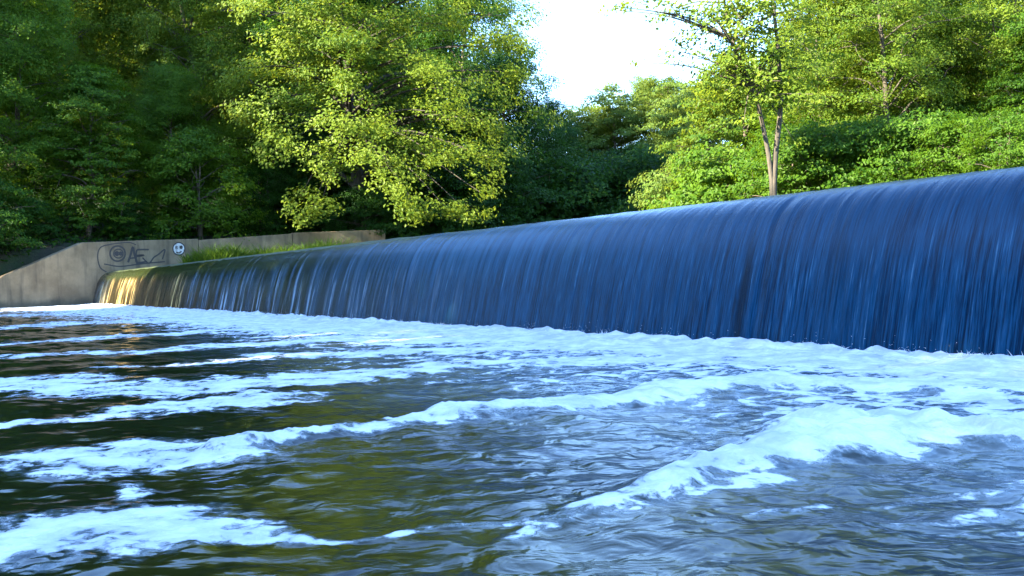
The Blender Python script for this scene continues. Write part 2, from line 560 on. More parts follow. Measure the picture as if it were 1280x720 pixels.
BANDS = dict(
    B=[(1290, 484, 12, .8), (1100, 482, 11, .75), (960, 479, 12, .95), (870, 487, 11, 1.0), (780, 500, 9, 1.0), (690, 510, 9, 1.0), (590, 517, 10, 1.0), (520, 528, 6, .8), (440, 540, 5, .75), (330, 552, 5, .85), (280, 558, 8, .9)],
    C=[(1330, 545, 18, 1.0), (1230, 548, 17, 1.0), (1160, 542, 20, 1.05), (1090, 541, 24, 1.1), (1030, 556, 22, 1.05), (960, 575, 17, 1.0), (880, 594, 13, .85), (810, 620, 11, .72), (740, 637, 10, .62), (690, 655, 8, .5), (600, 690, 6, .25)],
    C2=[(980, 600, 8, .6), (900, 612, 8, .6), (800, 640, 8, .5), (720, 665, 10, .45)],
    D=[(760, 450, 12, .8), (620, 453, 9, .9), (500, 464, 9, .95), (400, 471, 12, 1.0), (310, 480, 13, 1.0), (210, 486, 12, 1.0), (110, 486, 12, .9), (50, 476, 12, .95), (-40, 480, 8, .8)],
    E=[(356, 497, 9, 1.0), (300, 500, 15, 1.05), (210, 510, 12, .95), (130, 520, 7, .9), (60, 527, 6, .9), (-30, 532, 8, 1.0)],
    Fb=[(345, 551, 5, .9), (270, 560, 16, 1.0), (190, 566, 24, 1.05), (110, 573, 22, 1.0), (60, 572, 12, .8), (0, 578, 8, .75), (-60, 578, 8, .7)],
    G=[(415, 672, 4, .85), (350, 670, 9, 1.0), (290, 668, 14, 1.05), (210, 668, 32, 1.1), (130, 668, 48, 1.1), (60, 680, 50, 1.1), (-20, 694, 48, 1.05), (-90, 704, 40, 1.0)],
    G1=[(128, 603, 5, .55), (150, 618, 5, .6), (165, 640, 8, .7)],
    G2=[(420, 672, 4, .6), (480, 662, 5, .75), (550, 656, 5, .7), (620, 652, 6, .6), (690, 650, 8, .6)],
    H1=[(1300, 601, 5, .6), (1220, 612, 6, .55), (1140, 622, 6, .6), (1080, 634, 5, .45)],
    H2=[(1310, 622, 10, .65), (1230, 638, 10, .65), (1180, 655, 7, .5), (1060, 664, 5, .4)],
    H3=[(1020, 632, 6, .55), (950, 645, 8, .6), (880, 668, 6, .4)],
    H4=[(1310, 668, 4, .5), (1180, 672, 4, .5), (1080, 684, 4, .4)],
    I1=[(380, 398, 5, .95), (220, 400, 4, .9), (90, 404, 3, .85), (-30, 412, 3, .8)],
    I2=[(520, 408, 7, 1.0), (330, 410, 4, .95), (190, 418, 3, .9), (60, 427, 3, .85), (-30, 432, 3, .8)],
    I3=[(560, 424, 8, .95), (420, 424, 5, .9), (300, 432, 4, .9), (150, 440, 4, .9), (-30, 448, 4, .85)],
    I4=[(610, 436, 6, .8), (460, 442, 4, .75), (320, 448, 3, .8), (230, 456, 3, .7), (150, 458, 3, .6)],
    I5=[(300, 391, 4, .95), (150, 391, 3, .9), (20, 394, 2, .8)],
    J=[(840, 520, 5, .35), (900, 545, 6, .4), (860, 560, 6, .4), (800, 540, 5, .35)],
    K=[(1290, 505, 14, .62), (1150, 500, 14, .62), (1000, 505, 10, .55), (900, 520, 8, .45)],
)
foam = np.zeros_like(X)
for nme, P in BANDS.items():
    gain_ = {'B': 1.15, 'C': 1.35}.get(nme, 0.95)
    wk = 0.6 if nme in ('B', 'C') else 1.0
    foam = np.maximum(foam, gain_ * band(P, X, Y, wx * wk, wy * wk))
# churned apron along the toe; broad near the camera's right, streaky to the left
dn_ = -ws + 0.35 * fbm(wt * 0.7, ws * 0.3, 3)                 # distance downstream of the toe
reach = np.interp(wt, [-14, 0, 6, 12, 25, 40, 56], [1.2, 1.2, 1.6, 2.3, 3.2, 4.2, 4.6])
apron = np.clip(1.5 - dn_ / reach * 0.85, 0, 1) * 1.05
foam = np.maximum(foam, apron)
# half-covered lacy field between the bands
lace_r = np.interp(wt, [-14, 4, 12, 20, 30, 56], [4.2, 4.0, 4.0, 4.8, 6.0, 8.0])
lacy = np.clip(1.25 - dn_ / lace_r, 0, 1) * 0.50 + 0.12 * fbm(X * 0.7, Y * 0.7, 3)
foam = np.maximum(foam, np.where(dn_ < lace_r * 1.3, lacy, 0))
foam = np.clip(foam, 0, 1.35)

# height: chop running downstream, breaking ridges under the B and C foam, boil along the toe
q = X * S[0] + Y * S[1]; r = X * U[0] + Y * U[1]
calm = np.clip((dn_ - 1.0) / 6, 0.0, 1)
H = 0.028 * fbm(X * 0.9, Y * 0.9, 4) + 0.018 * fbm(q * 2.6, r * 1.4, 3) + 0.006 * fbm(X * 6, Y * 6, 2)
near = np.clip(Y / 4, 0.6, 1)
H = H * (1.25 - 0.35 * calm) * (1 + 0.1 * np.clip((X + 1.2) / 1.5, 0, 1))
fc = band(BANDS['C'], X, Y, wx * .6, wy * .6); fbn = band(BANDS['B'], X, Y, wx * .6, wy * .6)
bumpy = 1 + 0.6 * fbm(X * 5, Y * 5, 3)
H += 0.085 * np.clip(fc, 0, 1) ** 1.5 * bumpy * np.clip((X + 0.6) / 2.0, 0.15, 1) + 0.05 * np.clip(fbn, 0, 1) ** 1.5 * bumpy
H += 0.065 * np.clip(1 - dn_ / 0.9, 0, 1) * (0.5 + 0.8 * fbm(wt * 2.0, ws * 3.0, 2) + 1.5 * np.abs(fbm(wt * 6.0, ws * 6.0, 3))) * np.clip(1 + ws * -0.0, 0, 1)
H += 0.010 * np.clip(foam, 0, 1) * (0.5 + fbm(X * 9, Y * 9, 3) + 0.6 * fbm(X * 22, Y * 22, 2))
H = np.where(Y < 1.45, 0, H)
shal = np.clip(fbm(X * 0.5 + 3, Y * 0.5, 3) * 1.4 + 0.25, 0, 1) * np.clip((X + 2.6) / 1.4, 0, 1) * np.clip((9 - Y) / 4, 0, 1)
chop = np.clip((X + 2.2 + 0.25 * (Y - 4)) / 2.4, 0.22, 0.95) * np.clip(1.35 - Y / 30, 0.5, 1)
lacyf = np.clip(1.3 - dn_ / np.interp(wt, [-14, 6, 14, 26, 56], [4.2, 4.2, 5.2, 6.0, 6.0]), 0, 1) * np.clip((X + 0.8 + 0.35 * Y) / 2.5, 0, 1)
silt = np.clip((X - 0.2 * 1) / 2.0, 0, 1) * np.clip((5.2 - Y) / 1.0, 0, 1)

ml, nt, b, out = new_mat("foaming_river_water")
v = coords(nt)
fo = attr(nt, "foam"); sh = attr(nt, "shallow"); si = attr(nt, "silt")
nA = noise(nt, v, 3.2, 8, 0.62, 0.4); nB = noise(nt, v, 14.0, 5, 0.6, 0.3)
warp = nt.nodes.new("ShaderNodeVectorMath"); warp.operation = 'MULTIPLY_ADD'
nc = nt.nodes.new("ShaderNodeTexNoise"); nc.inputs["Scale"].default_value = 1.6; nc.inputs["Detail"].default_value = 4
nt.links.new(v, nc.inputs["Vector"])
nt.links.new(nc.outputs["Color"], warp.inputs[0]); warp.inputs[1].default_value = (0.7, 0.7, 0); nt.links.new(v, warp.inputs[2])
vor = nt.nodes.new("ShaderNodeTexVoronoi"); vor.feature = 'DISTANCE_TO_EDGE'; vor.inputs["Scale"].default_value = 2.1
nt.links.new(warp.outputs[0], vor.inputs["Vector"])
vor2 = nt.nodes.new("ShaderNodeTexVoronoi"); vor2.feature = 'DISTANCE_TO_EDGE'; vor2.inputs["Scale"].default_value = 6.0
nt.links.new(warp.outputs[0], vor2.inputs["Vector"])
lace = mth(nt, 'ADD', smooth(nt, vor.outputs["Distance"], 0.0, 0.14, 0.8, 0), smooth(nt, vor2.outputs["Distance"], 0.0, 0.12, 0.4, 0))
s1 = mth(nt, 'MULTIPLY', mth(nt, 'SUBTRACT', nA, 0.52), 2.7)
s2 = mth(nt, 'MULTIPLY', mth(nt, 'SUBTRACT', nB, 0.5), 1.3)
la = attr(nt, "lacy")
s1 = mth(nt, 'MULTIPLY', s1, smooth(nt, la, 0, 1, 1.0, 0.55))
tot = mth(nt, 'ADD', mth(nt, 'ADD', fo, s1), mth(nt, 'ADD', s2, mth(nt, 'MULTIPLY', lace, mth(nt, 'MULTIPLY', la, 0.95))))
mask = smooth(nt, tot, 0.48, 0.74)
thinm = smooth(nt, tot, 0.22, 0.55, 0, 0.22)                   # thin bubbly film around the thick foam
present = smooth(nt, mth(nt, 'ADD', fo, mth(nt, 'MULTIPLY', attr(nt, "lacy"), 0.3)), 0.06, 0.30)
mask = mth(nt, 'MULTIPLY', mask, present); thinm = mth(nt, 'MULTIPLY', thinm, present)
body = mixc(nt, sh, (0.004, 0.006, 0.004), (0.032, 0.029, 0.003))  # olive of the shallow bed plus painted reflection of sunlit trees
body = mixc(nt, mth(nt, 'MULTIPLY', si, smooth(nt, nA, 0.3, 0.7, 0.4, 0.9)), body, (0.045, 0.062, 0.060))
ch0 = attr(nt, "chop")
film = mth(nt, 'ADD', thinm, mth(nt, 'MULTIPLY', la, smooth(nt, nA, 0.34, 0.64, 0.14, 0.58)))
body = mixc(nt, film, body, (0.40, 0.52, 0.58))
fcol = mixc(nt, smooth(nt, nA, 0.35, 0.65), (0.50, 0.53, 0.55), (0.78, 0.79, 0.79))
col = mixc(nt, mask, body, fcol)
nt.links.new(col, b.inputs["Base Color"])
nt.links.new(mth(nt, 'ADD', smooth(nt, mask, 0, 1, 0.06, 0.75), mth(nt, 'MULTIPLY', ch0, 0.11)), b.inputs["Roughness"])
b.inputs["IOR"].default_value = 1.33
rip = noise(nt, mapping(nt, v, (1, 1.25, 1)), 4.6, 3, 0.45, 0.6)
rip2 = noise(nt, v, 22.0, 2, 0.5)
ch = attr(nt, "chop")
bn = bump(nt, mth(nt, 'MULTIPLY', rip, ch), 0.55, 0.045)
bn = bump(nt, mth(nt, 'MULTIPLY', rip2, ch), 0.25, 0.006, bn)
bn = bump(nt, mth(nt, 'MULTIPLY', mask, mth(nt, 'ADD', nB, nA)), 0.6, 0.03, bn)
nt.links.new(bn, b.inputs["Normal"])
wm = make_mesh("water", np.stack([X, Y, H], 1), grid_faces(len(rows_y), NC), ml,
               attrs={"foam": ('POINT', foam), "shallow": ('POINT', shal), "silt": ('POINT', silt), "chop": ('POINT', chop), "lacy": ('POINT', lacyf)})
o = obj("water", wm)
tag(o, "dark rippling river below the weir streaked with white foam", "water", kind="structure")

# spray thrown up along the toe
rs = np.random.RandomState(21)
dv, df = [], []
spf = np.array([(0, 1, 3), (1, 2, 3), (2, 0, 3)])
cnt = 0
for t in rs.uniform(-6, 30, 90):
    hgt = rs.uniform(0.02, 0.05) * (1.7 if rs.rand() < 0.15 else 1)
    for k_ in range(rs.randint(5, 12)):
        s = -abs(rs.normal(0, 0.10)) - 0.02; hs_ = 1
        c = weir_world(np.array([t + rs.normal(0, 0.06)]), np.array([s]), np.array([0.05]))[0]
        w_ = rs.uniform(0.002, 0.006); a0 = rs.uniform(0, 6.28)
        base = np.array([[math.cos(a0 + q_) * w_, math.sin(a0 + q_) * w_, 0] for q_ in (0, 2.1, 4.2)])
        tip = np.array([[rs.normal(0, .03), rs.normal(0, .03), hgt * rs.uniform(0.4, 1.0)]])
        dv.append(c + np.vstack([base, tip])); df.append(spf + cnt); cnt += 4
for t in rs.choice(rs.uniform(-6, 24, 60), 620) + rs.normal(0, 0.12, 620):
    c = weir_world(np.array([t]), np.array([-abs(rs.normal(0, 0.18)) - 0.02]), np.array([0.07 + abs(rs.normal(0, 0.05))]))[0]
    o3 = np.array([(0, 0, 1.6), (.94, 0, -.33), (-.47, .82, -.33), (-.47, -.82, -.33)]) * rs.uniform(0.0015, 0.004)
    dv.append(c + o3); df.append(spf + cnt); cnt += 4
msp, nt, b, out = new_mat("spray_white")
b.inputs["Base Color"].default_value = (0.85, 0.88, 0.9, 1); b.inputs["Roughness"].default_value = 0.5
o = obj("spray", make_mesh("spray", np.vstack(dv), np.vstack(df), msp))
tag(o, "white droplets splashing up along the foot of the weir", "spray", kind="stuff")

# ------------------------------------------------------------------ concrete walls on the far bank
mc, nt, b, out = new_mat("weathered_concrete")
v = coords(nt)
n1 = noise(nt, v, 0.9, 6, 0.6); n2 = noise(nt, v, 11, 6, 0.65)
n3 = noise(nt, mapping(nt, v, (3.0, 3.0, 0.35)), 1.0, 5, 0.6)
c = mixc(nt, smooth(nt, n1, 0.3, 0.7), (0.17, 0.120, 0.066), (0.29, 0.210, 0.120))
c = mixc(nt, smooth(nt, n3, 0.48, 0.70, 0, 0.55), c, (0.055, 0.047, 0.034))
c = mixc(nt, smooth(nt, n2, 0.55, 0.75, 0, 0.35), c, (0.07, 0.06, 0.045))
sp = nt.nodes.new("ShaderNodeSeparateXYZ"); nt.links.new(v, sp.inputs[0])
zz = mth(nt, 'ADD', sp.outputs[2], mth(nt, 'MULTIPLY', n1, 0.5))
c = mixc(nt, smooth(nt, zz, 0.35, 0.75, 0.75, 0), c, (0.06, 0.055, 0.035))     # tide mark
nt.links.new(c, b.inputs["Base Color"]); b.inputs["Roughness"].default_value = 0.92
nt.links.new(bump(nt, n2, 0.5, 0.02), b.inputs["Normal"])


def wall_mesh(name, pts, thick, mat, side):
    """pts: list of (xy, ztop, zbot); slab with small chamfer on the top front edge; side = back direction"""
    V, Fq = [], []
    for xy, zt, zb in pts:
        f = np.array([xy[0], xy[1]]); bk = f + side * thick; fi = f + side * 0.03
        V += [(f[0], f[1], zb), (f[0], f[1], zt - 0.03), (fi[0], fi[1], zt), (bk[0], bk[1], zt), (bk[0], bk[1], zb)]
    for i in range(len(pts) - 1):
        for k_ in range(5):
            a, c_ = i * 5 + k_, i * 5 + (k_ + 1) % 5
            Fq.append((a, c_, c_ + 5, a + 5))
    n = len(pts) - 1
    caps = [np.array([[4, 3, 2, 1, 0]]), np.array([[n * 5, n * 5 + 1, n * 5 + 2, n * 5 + 3, n * 5 + 4]])]
    return make_mesh(name, np.array(V), [np.array(Fq)] + caps, mat, smooth=False)


def ztop(px, py, xy):
    r = ray(px, py)
    return EYE + r[2] * (np.linalg.norm(xy) / np.linalg.norm(r[:2]))


wdir = (WC - WB) / np.linalg.norm(WC - WB)
back = np.array([-wdir[1], wdir[0]])                            # away from the river
P0 = at(0, 385, 50.5)[:2]
P0 = WB + (WB - WC) / np.linalg.norm(WC - WB) * 4.4
PA = WB + (WB - WC) / np.linalg.norm(WC - WB) * 9.5
# small steps down the sloping coping
wing = []
zB = ztop(105, 303, WB); zP0 = ztop(0, 350, P0); zC = ztop(250, 298.5, WC)
slope = (zB - zP0) / 4.4
wing = [(PA, max(zB - slope * 9.5, 0.35), -0.9), (P0, zP0, -0.9), (WB, zB, -0.9), ((WB + WC) / 2, (zB + zC) / 2 + 0.01, -0.9), (WC, zC, -0.9)]
wing_wall = obj("wing_wall", wall_mesh("wing_wall", wing, 0.6, mc, back))
tag(wing_wall, "weathered concrete wall with a sloping end and dark graffiti beside the weir's far end", "wall")

mc2 = mc
wE = WE - WC; wE /= np.linalg.norm(wE); back2 = np.array([-wE[1], wE[0]])
WC2 = WC + wE * 0.03
r1 = obj("retaining_wall", wall_mesh("retaining_wall", [(WC2, ztop(250, 297.5, WC) - 0.12, 0), (WD, ztop(366, 292, WD), 0)], 0.5, mc, back2))
tag(r1, "first low concrete bank wall upstream of the graffiti, partly hidden by grass", "wall", "bank walls above the weir")
WD2 = WD + wE * 0.04
r2 = obj("retaining_wall", wall_mesh("retaining_wall", [(WD2, ztop(369, 291, WD), 0), (WE, ztop(482, 287, WE), 0)], 0.5, mc, back2))
tag(r2, "farther concrete bank wall ending under the big overhanging tree", "wall", "bank walls above the weir")

# graffiti: painted lines a few millimetres proud of the wall
mgf, nt, b, out = new_mat("graffiti_dark_paint")
b.inputs["Base Color"].default_value = (0.048, 0.040, 0.034, 1); b.inputs["Roughness"].default_value = 0.7
mgw, nt, b, out = new_mat("graffiti_white_paint")
nt.links.new(mixc(nt, smooth(nt, noise(nt, coords(nt), 5.0, 5, 0.6), 0.4, 0.68), (0.66, 0.65, 0.61), (0.36, 0.33, 0.28)), b.inputs["Base Color"]); b.inputs["Roughness"].default_value = 0.8
wn3 = np.array([-back[0], -back[1], 0])


def on_wall(px, py, off):
    r = ray(px, py); n = np.array([back[0], back[1], 0]); p0 = np.array([WB[0], WB[1], 0])
    k_ = ((p0 - np.array([0, 0, EYE])) @ n) / (r @ n)
    return np.array([0, 0, EYE]) + r * k_ + wn3 * off


def stroke(pts, w, off):
    P = np.array([on_wall(x, y, off) for x, y in pts])
    if len(P) > 2: P = catmull(P, 5)
    T = np.gradient(P, axis=0); T /= np.linalg.norm(T, axis=1)[:, None] + 1e-9
    B = np.cross(T, wn3)
    V = np.vstack([P + B * w / 2, P - B * w / 2]); n = len(P)
    i = np.arange(n - 1)
    return V, np.stack([i, i + 1, i + 1 + n, i + n], 1)


def circle(cx, cy, rx, ry, n=14, a0=0, a1=2 * math.pi):
    return [(cx + rx * math.cos(a), cy + ry * math.sin(a)) for a in np.linspace(a0, a1, n)]


def strokes(name, L, mat, parent):
    V, Fq, c0 = [], [], 0
    for j, (pts, w) in enumerate(L):
        a, f = stroke(pts, w * 1.35, 0.004 + 0.0006 * j)
        V.append(a); Fq.append(f + c0); c0 += len(a)
    return obj(name, make_mesh(name, np.vstack(V), np.vstack(Fq), mat, smooth=False), parent)


strokes("graffiti_lettering", [
    (circle(147, 317, 9.5, 9.5), 0.07), (circle(148, 317, 6, 5.5), 0.05), (circle(146, 317, 1.6, 1.6), 0.10), (circle(151, 317, 1.4, 1.4), 0.08),
    ([(160, 328), (163, 319), (166, 309), (168, 318), (172, 331)], 0.09), ([(162, 323), (170, 322)], 0.06),
    ([(186, 312), (176, 312), (171, 313), (171, 320), (180, 319), (171, 320), (171, 328), (184, 327)], 0.07),
    ([(178, 322), (186, 329), (192, 322), (198, 318), (206, 312), (203, 324)], 0.06),
    ([(130, 330), (150, 333), (175, 330), (206, 327)], 0.05),
    ([(140, 305), (126, 309), (122, 320), (125, 334), (133, 340)], 0.05),
    ([(140, 305), (160, 303), (170, 306)], 0.04)], mgf, wing_wall)
disc = [on_wall(x, y, 0.004) for x, y in circle(223.5, 311, 7.2, 7.6, 29)[:-1]]
face = obj("graffiti_face", make_mesh("graffiti_face", np.array(disc), np.array([list(range(28))]), mgw, smooth=False), wing_wall)
face["label"] = "small round white painted graffiti face with dark eyes"
strokes("painted_features", [(circle(220.5, 309.5, 1.2, 1.2, 8), 0.07), (circle(226.5, 309.0, 1.2, 1.2, 8), 0.07), ([(220, 315), (223.5, 316), (227, 314)], 0.05),
                    (circle(223.5, 311, 7.4, 7.8, 20), 0.05)], mgf, face)

# ------------------------------------------------------------------ plants
class Geo:
    def __init__(s): s.v, s.f, s.n = [], [], 0

    def tube(s, P, R, sides=7):
        P = np.asarray(P, float); n = len(P)
        T = np.gradient(P, axis=0); T /= np.linalg.norm(T, axis=1)[:, None] + 1e-9
        ref = np.where(np.abs(T[:, 2:3]) > 0.9, np.array([[1.0, 0, 0]]), np.array([[0, 0, 1.0]]))
        A = np.cross(T, ref); A /= np.linalg.norm(A, axis=1)[:, None]; B = np.cross(T, A)
        a = np.linspace(0, 2 * math.pi, sides, endpoint=False)
        ring = P[:, None] + np.asarray(R)[:, None, None] * (np.cos(a)[None, :, None] * A[:, None] + np.sin(a)[None, :, None] * B[:, None])
        s.v.append(ring.reshape(-1, 3))
        i = np.arange(n - 1)[:, None] * sides; j = np.arange(sides)[None]
        q = np.stack([i + j, i + (j + 1) % sides, i + sides + (j + 1) % sides, i + sides + j], -1).reshape(-1, 4)
        s.f.append(q + s.n); s.n += n * sides

    def mesh(s, name, mat):
        return make_mesh(name, np.vstack(s.v), np.vstack(s.f), mat)


def leaf_arrays(c, nrm, L, rng, aspect=0.62):
    n = len(c)
    nrm = nrm / (np.linalg.norm(nrm, axis=1)[:, None] + 1e-9)
    t = rng.normal(size=(n, 3)); t[:, 2] -= 0.4
    t -= nrm * (t * nrm).sum(1)[:, None]; t /= np.linalg.norm(t, axis=1)[:, None] + 1e-9
    bb = np.cross(nrm, t)
    L = L[:, None]
    w = L * aspect * 0.5
    v = np.stack([c - t * L * 0.5, c + bb * w - t * L * 0.02 + nrm * L * 0.10, c + t * L * 0.5 - nrm * L * 0.06, c - bb * w - t * L * 0.02 + nrm * L * 0.10], 1)
    return v.reshape(-1, 3), np.arange(4 * n).reshape(-1, 4)


def spray_leaves(rng, centres, radii, flat, dens, leaf, axis, clusters=9, tilt=0.35):
    """leaf positions/normals of flattened sprays"""
    C, N, TI = [], [], []
    for c, r in zip(centres, radii):
        n = int(dens * r * r)
        k_ = clusters
        a = rng.uniform(0, 2 * math.pi, k_); q = np.sqrt(rng.uniform(0.02, 1, k_)) * r
        sub = np.stack([np.cos(a) * q, np.sin(a) * q, rng.normal(0, flat * r * 0.8, k_)], 1)
        out = np.array([c[0] - axis[0], c[1] - axis[1], 0]); ol = np.linalg.norm(out); out = out / (ol + 1e-6)
        sub[:, 2] -= tilt * (sub @ out)                        # outer edge hangs
        idx = rng.randint(0, k_, n)
        p = sub[idx] + rng.normal(0, 1, (n, 3)) * np.array([r * .26, r * .26, r * flat * .45])
        C.append(c + p)
        N.append(np.array([0, 0, 0.70]) + out * 0.65 + 0.35 * p / r + rng.normal(0, 0.36, (n, 3)))
        TI.append(np.clip(rng.normal(0.45, 0.2, n) + rng.normal(0, 0.12), 0, 1))
    return np.vstack(C), np.vstack(N), np.concatenate(TI)


def build_tree(rng, H, cb, R, limbs, leaf, dens, tr, flat=0.3, lean=(0, 0), top=1.0, clump=(0.9, 1.5), extra=None, stems=1, wood=True, twigs=4):
    """returns (wood Geo, leaf verts, faces, tint); cb = crown base fraction, R = crown radius"""
    g = Geo()
    cent, rad = [], []
    for st in range(stems):
        off = np.array([0.0, 0.0]) if stems == 1 else np.array([math.cos(st * 2.4), math.sin(st * 2.4)]) * tr * 1.3
        ln = np.array(lean) + (rng.normal(0, 0.04, 2) if stems == 1 else off * 0.5)
        hs = np.linspace(0, 0.92 * H, 9)
        w = np.cumsum(rng.normal(0, 0.012 * H, (9, 2)), axis=0); w[0] = 0
        P = np.stack([off[0] + ln[0] * hs + w[:, 0], off[1] + ln[1] * hs + w[:, 1], hs], 1)
        P[0, 2] = -0.6
        Rr = tr * (1 - hs / (0.97 * H)) ** 0.8 + 0.02
        Rr[0] *= 1.35
        g.tube(P, Rr, 9)
        nl = limbs // stems
        for i in range(nl):
            f = (i + rng.uniform(0, 1)) / nl
            h1 = H * (cb + (1 - cb) * f)                      # height of the limb's tip
            e = math.sqrt(max(0.05, 1 - ((f - 0.38) / 0.66) ** 2))
            rr_ = R * e * rng.uniform(0.7, 1.08)
            az = i * 2.39996 + rng.uniform(-0.5, 0.5) + st
            rise = rng.uniform(0.05, 0.30) * rr_ + 0.1 * H * rng.rand()
            h0 = np.clip(h1 - rise, 0.12 * H, 0.9 * H)
            p0 = np.array([np.interp(h0, hs, P[:, 0]), np.interp(h0, hs, P[:, 1]), h0])
            p3 = p0 + np.array([math.cos(az) * rr_, math.sin(az) * rr_, h1 - h0])
            p1 = p0 + (p3 - p0) * 0.35 + np.array([0, 0, 0.25 * rise]) + rng.normal(0, 0.15, 3)
            p2 = p0 + (p3 - p0) * 0.7 + np.array([0, 0, 0.2 * rise]) + rng.normal(0, 0.2, 3)
            r0 = min(0.5 * np.interp(h0, hs, Rr), 0.03 + 0.028 * rr_)
            Q = catmull([p0, p1, p2, p3], 3)
            g.tube(Q, np.linspace(r0, 0.012, len(Q)), 5)
            cent.append(p3); rad.append(rng.uniform(*clump) * 0.9)
            for k_ in range(twigs):
                fr = rng.uniform(0.35, 0.97); j = fr * (len(Q) - 1); j0 = int(j)
                b0 = Q[j0] + (Q[min(j0 + 1, len(Q) - 1)] - Q[j0]) * (j - j0)
                dvec = rng.normal(0, 1, 3) * np.array([1, 1, 0.55]); dvec /= np.linalg.norm(dvec)
                b1 = b0 + dvec * rng.uniform(0.6, 1.5) * (0.45 + 0.14 * R)
                g.tube(np.array([b0, (b0 + b1) / 2 + rng.normal(0, 0.06, 3), b1]), [r0 * 0.35, r0 * 0.22, 0.008], 4)
                cent.append(b1); rad.append(rng.uniform(*clump))
    axis = np.array([lean[0] * H * 0.5, lean[1] * H * 0.5])
    C, N, TI = spray_leaves(rng, cent, rad, flat, dens, leaf, axis)
    if extra is not None:
        ec, er = extra
        for c_, r_ in zip(ec, er):
            j = rng.randint(0, 6)
            h0 = max(c_[2] - 1.0, 0.25 * H)
            p0 = np.array([np.interp(h0, hs, P[:, 0]), np.interp(h0, hs, P[:, 1]), h0])
            Q = catmull([p0, p0 + (c_ - p0) * 0.5 + np.array([0, 0, 1.0]), c_], 5)
            g.tube(Q, np.linspace(0.10, 0.015, len(Q)), 5)
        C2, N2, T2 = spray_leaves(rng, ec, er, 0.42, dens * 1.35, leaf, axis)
        C = np.vstack([C, C2]); N = np.vstack([N, N2]); TI = np.concatenate([np.clip(TI - 0.22, 0, 1), np.clip(T2 + 0.22, 0, 1)])  # sunlight painted in: outer sprays tinted lighter, inner crown darker
    V, Fq = leaf_arrays(C, N, leaf * rng.uniform(0.65, 1.3, len(C)), rng)
    return g, V, Fq, TI


class Kind:
    """meshes of one plant kind, shared by all its copies"""
    def __init__(s, name, leafmat, barkmat, seed, H, **kw):
        rng = np.random.RandomState(seed)
        g, V, Fq, TI = build_tree(rng, H, **kw)
        s.H = H
        s.trunk = g.mesh(name + "_trunk", barkmat)
        s.crown = make_mesh(name + "_crown", V, Fq, leafmat, smooth=False, attrs={"tint": ('FACE', TI)})


def plant(kind, name, loc, label, cat, group=None, rz=0.0, h=None, sc=None, mat=None, wood_name="trunk"):
    k_ = (h / kind.H) if h else (sc or 1.0)
    e = empty(name, loc, rz, k_)
    tag(e, label, cat, group)
    t = bpy.data.objects.new(wood_name, kind.trunk); COL.objects.link(t); t.parent = e
    c = bpy.data.objects.new("crown", kind.crown); COL.objects.link(c); c.parent = e
    if mat is not None:
        c.material_slots[0].link = 'OBJECT'; c.material_slots[0].material = mat
    return e


def top_h(px, py, d, z0):
    return at(px, py, d)[2] - z0


def spot(px, d):
    p = at(px, 345, d)
    return np.array([p[0], p[1], float(ground_z(np.array([p[0]]), np.array([p[1]]))[0])])


K1 = Kind("tall_tree_a", LEAF_OAK, BARK, 11, 22.0, cb=0.14, R=6.2, limbs=46, leaf=0.20, dens=250, tr=0.34, flat=0.46, clump=(1.0, 1.7))
K2 = Kind("tall_tree_b", LEAF_OAK, BARK, 12, 24.0, cb=0.20, R=5.4, limbs=46, leaf=0.19, dens=250, tr=0.32, flat=0.46, clump=(0.95, 1.6), lean=(0.03, 0))
K3 = Kind("layered_tree", LEAF_OAK, BARK, 13, 12.0, cb=0.07, R=4.0, limbs=40, leaf=0.19, dens=230, tr=0.16, flat=0.16, clump=(0.7, 1.2))
K4 = Kind("slim_tree", LEAF_OAK, BARK_PALE, 14, 20.0, cb=0.34, R=4.2, limbs=34, leaf=0.17, dens=190, tr=0.20, clump=(0.8, 1.3))
KS1 = Kind("shrub_a", LEAF_OAK, BARK, 15, 5.0, cb=0.05, R=2.5, limbs=30, leaf=0.15, dens=330, tr=0.06, stems=3, clump=(0.5, 0.9), twigs=3)
KS2 = Kind("shrub_b", LEAF_OAK, BARK, 16, 4.0, cb=0.03, R=2.8, limbs=30, leaf=0.16, dens=330, tr=0.05, stems=3, clump=(0.55, 0.95), flat=0.22, twigs=3)

# --- the big tree leaning out over the weir, with its hanging sunlit sprays
hb = spot(455, 66.0)
hero_sprays = []
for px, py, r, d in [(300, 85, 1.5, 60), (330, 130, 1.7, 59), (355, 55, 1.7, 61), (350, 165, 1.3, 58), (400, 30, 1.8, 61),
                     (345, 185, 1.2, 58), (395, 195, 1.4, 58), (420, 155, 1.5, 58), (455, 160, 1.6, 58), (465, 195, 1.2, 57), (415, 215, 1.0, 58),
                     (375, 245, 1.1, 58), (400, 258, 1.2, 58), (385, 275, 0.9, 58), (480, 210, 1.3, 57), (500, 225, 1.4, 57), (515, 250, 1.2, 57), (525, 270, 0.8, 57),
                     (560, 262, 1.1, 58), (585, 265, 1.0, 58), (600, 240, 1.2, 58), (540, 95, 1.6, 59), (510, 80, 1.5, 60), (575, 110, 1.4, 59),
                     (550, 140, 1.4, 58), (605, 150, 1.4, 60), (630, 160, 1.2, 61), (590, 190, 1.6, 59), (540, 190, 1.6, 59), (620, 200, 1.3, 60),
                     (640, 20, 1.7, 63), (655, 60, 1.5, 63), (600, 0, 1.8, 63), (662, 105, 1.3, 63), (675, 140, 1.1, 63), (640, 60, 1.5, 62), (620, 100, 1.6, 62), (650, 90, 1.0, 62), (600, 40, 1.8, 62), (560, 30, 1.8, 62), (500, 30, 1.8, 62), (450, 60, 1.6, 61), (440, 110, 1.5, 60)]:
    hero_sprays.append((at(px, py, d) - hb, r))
rng = np.random.RandomState(31)
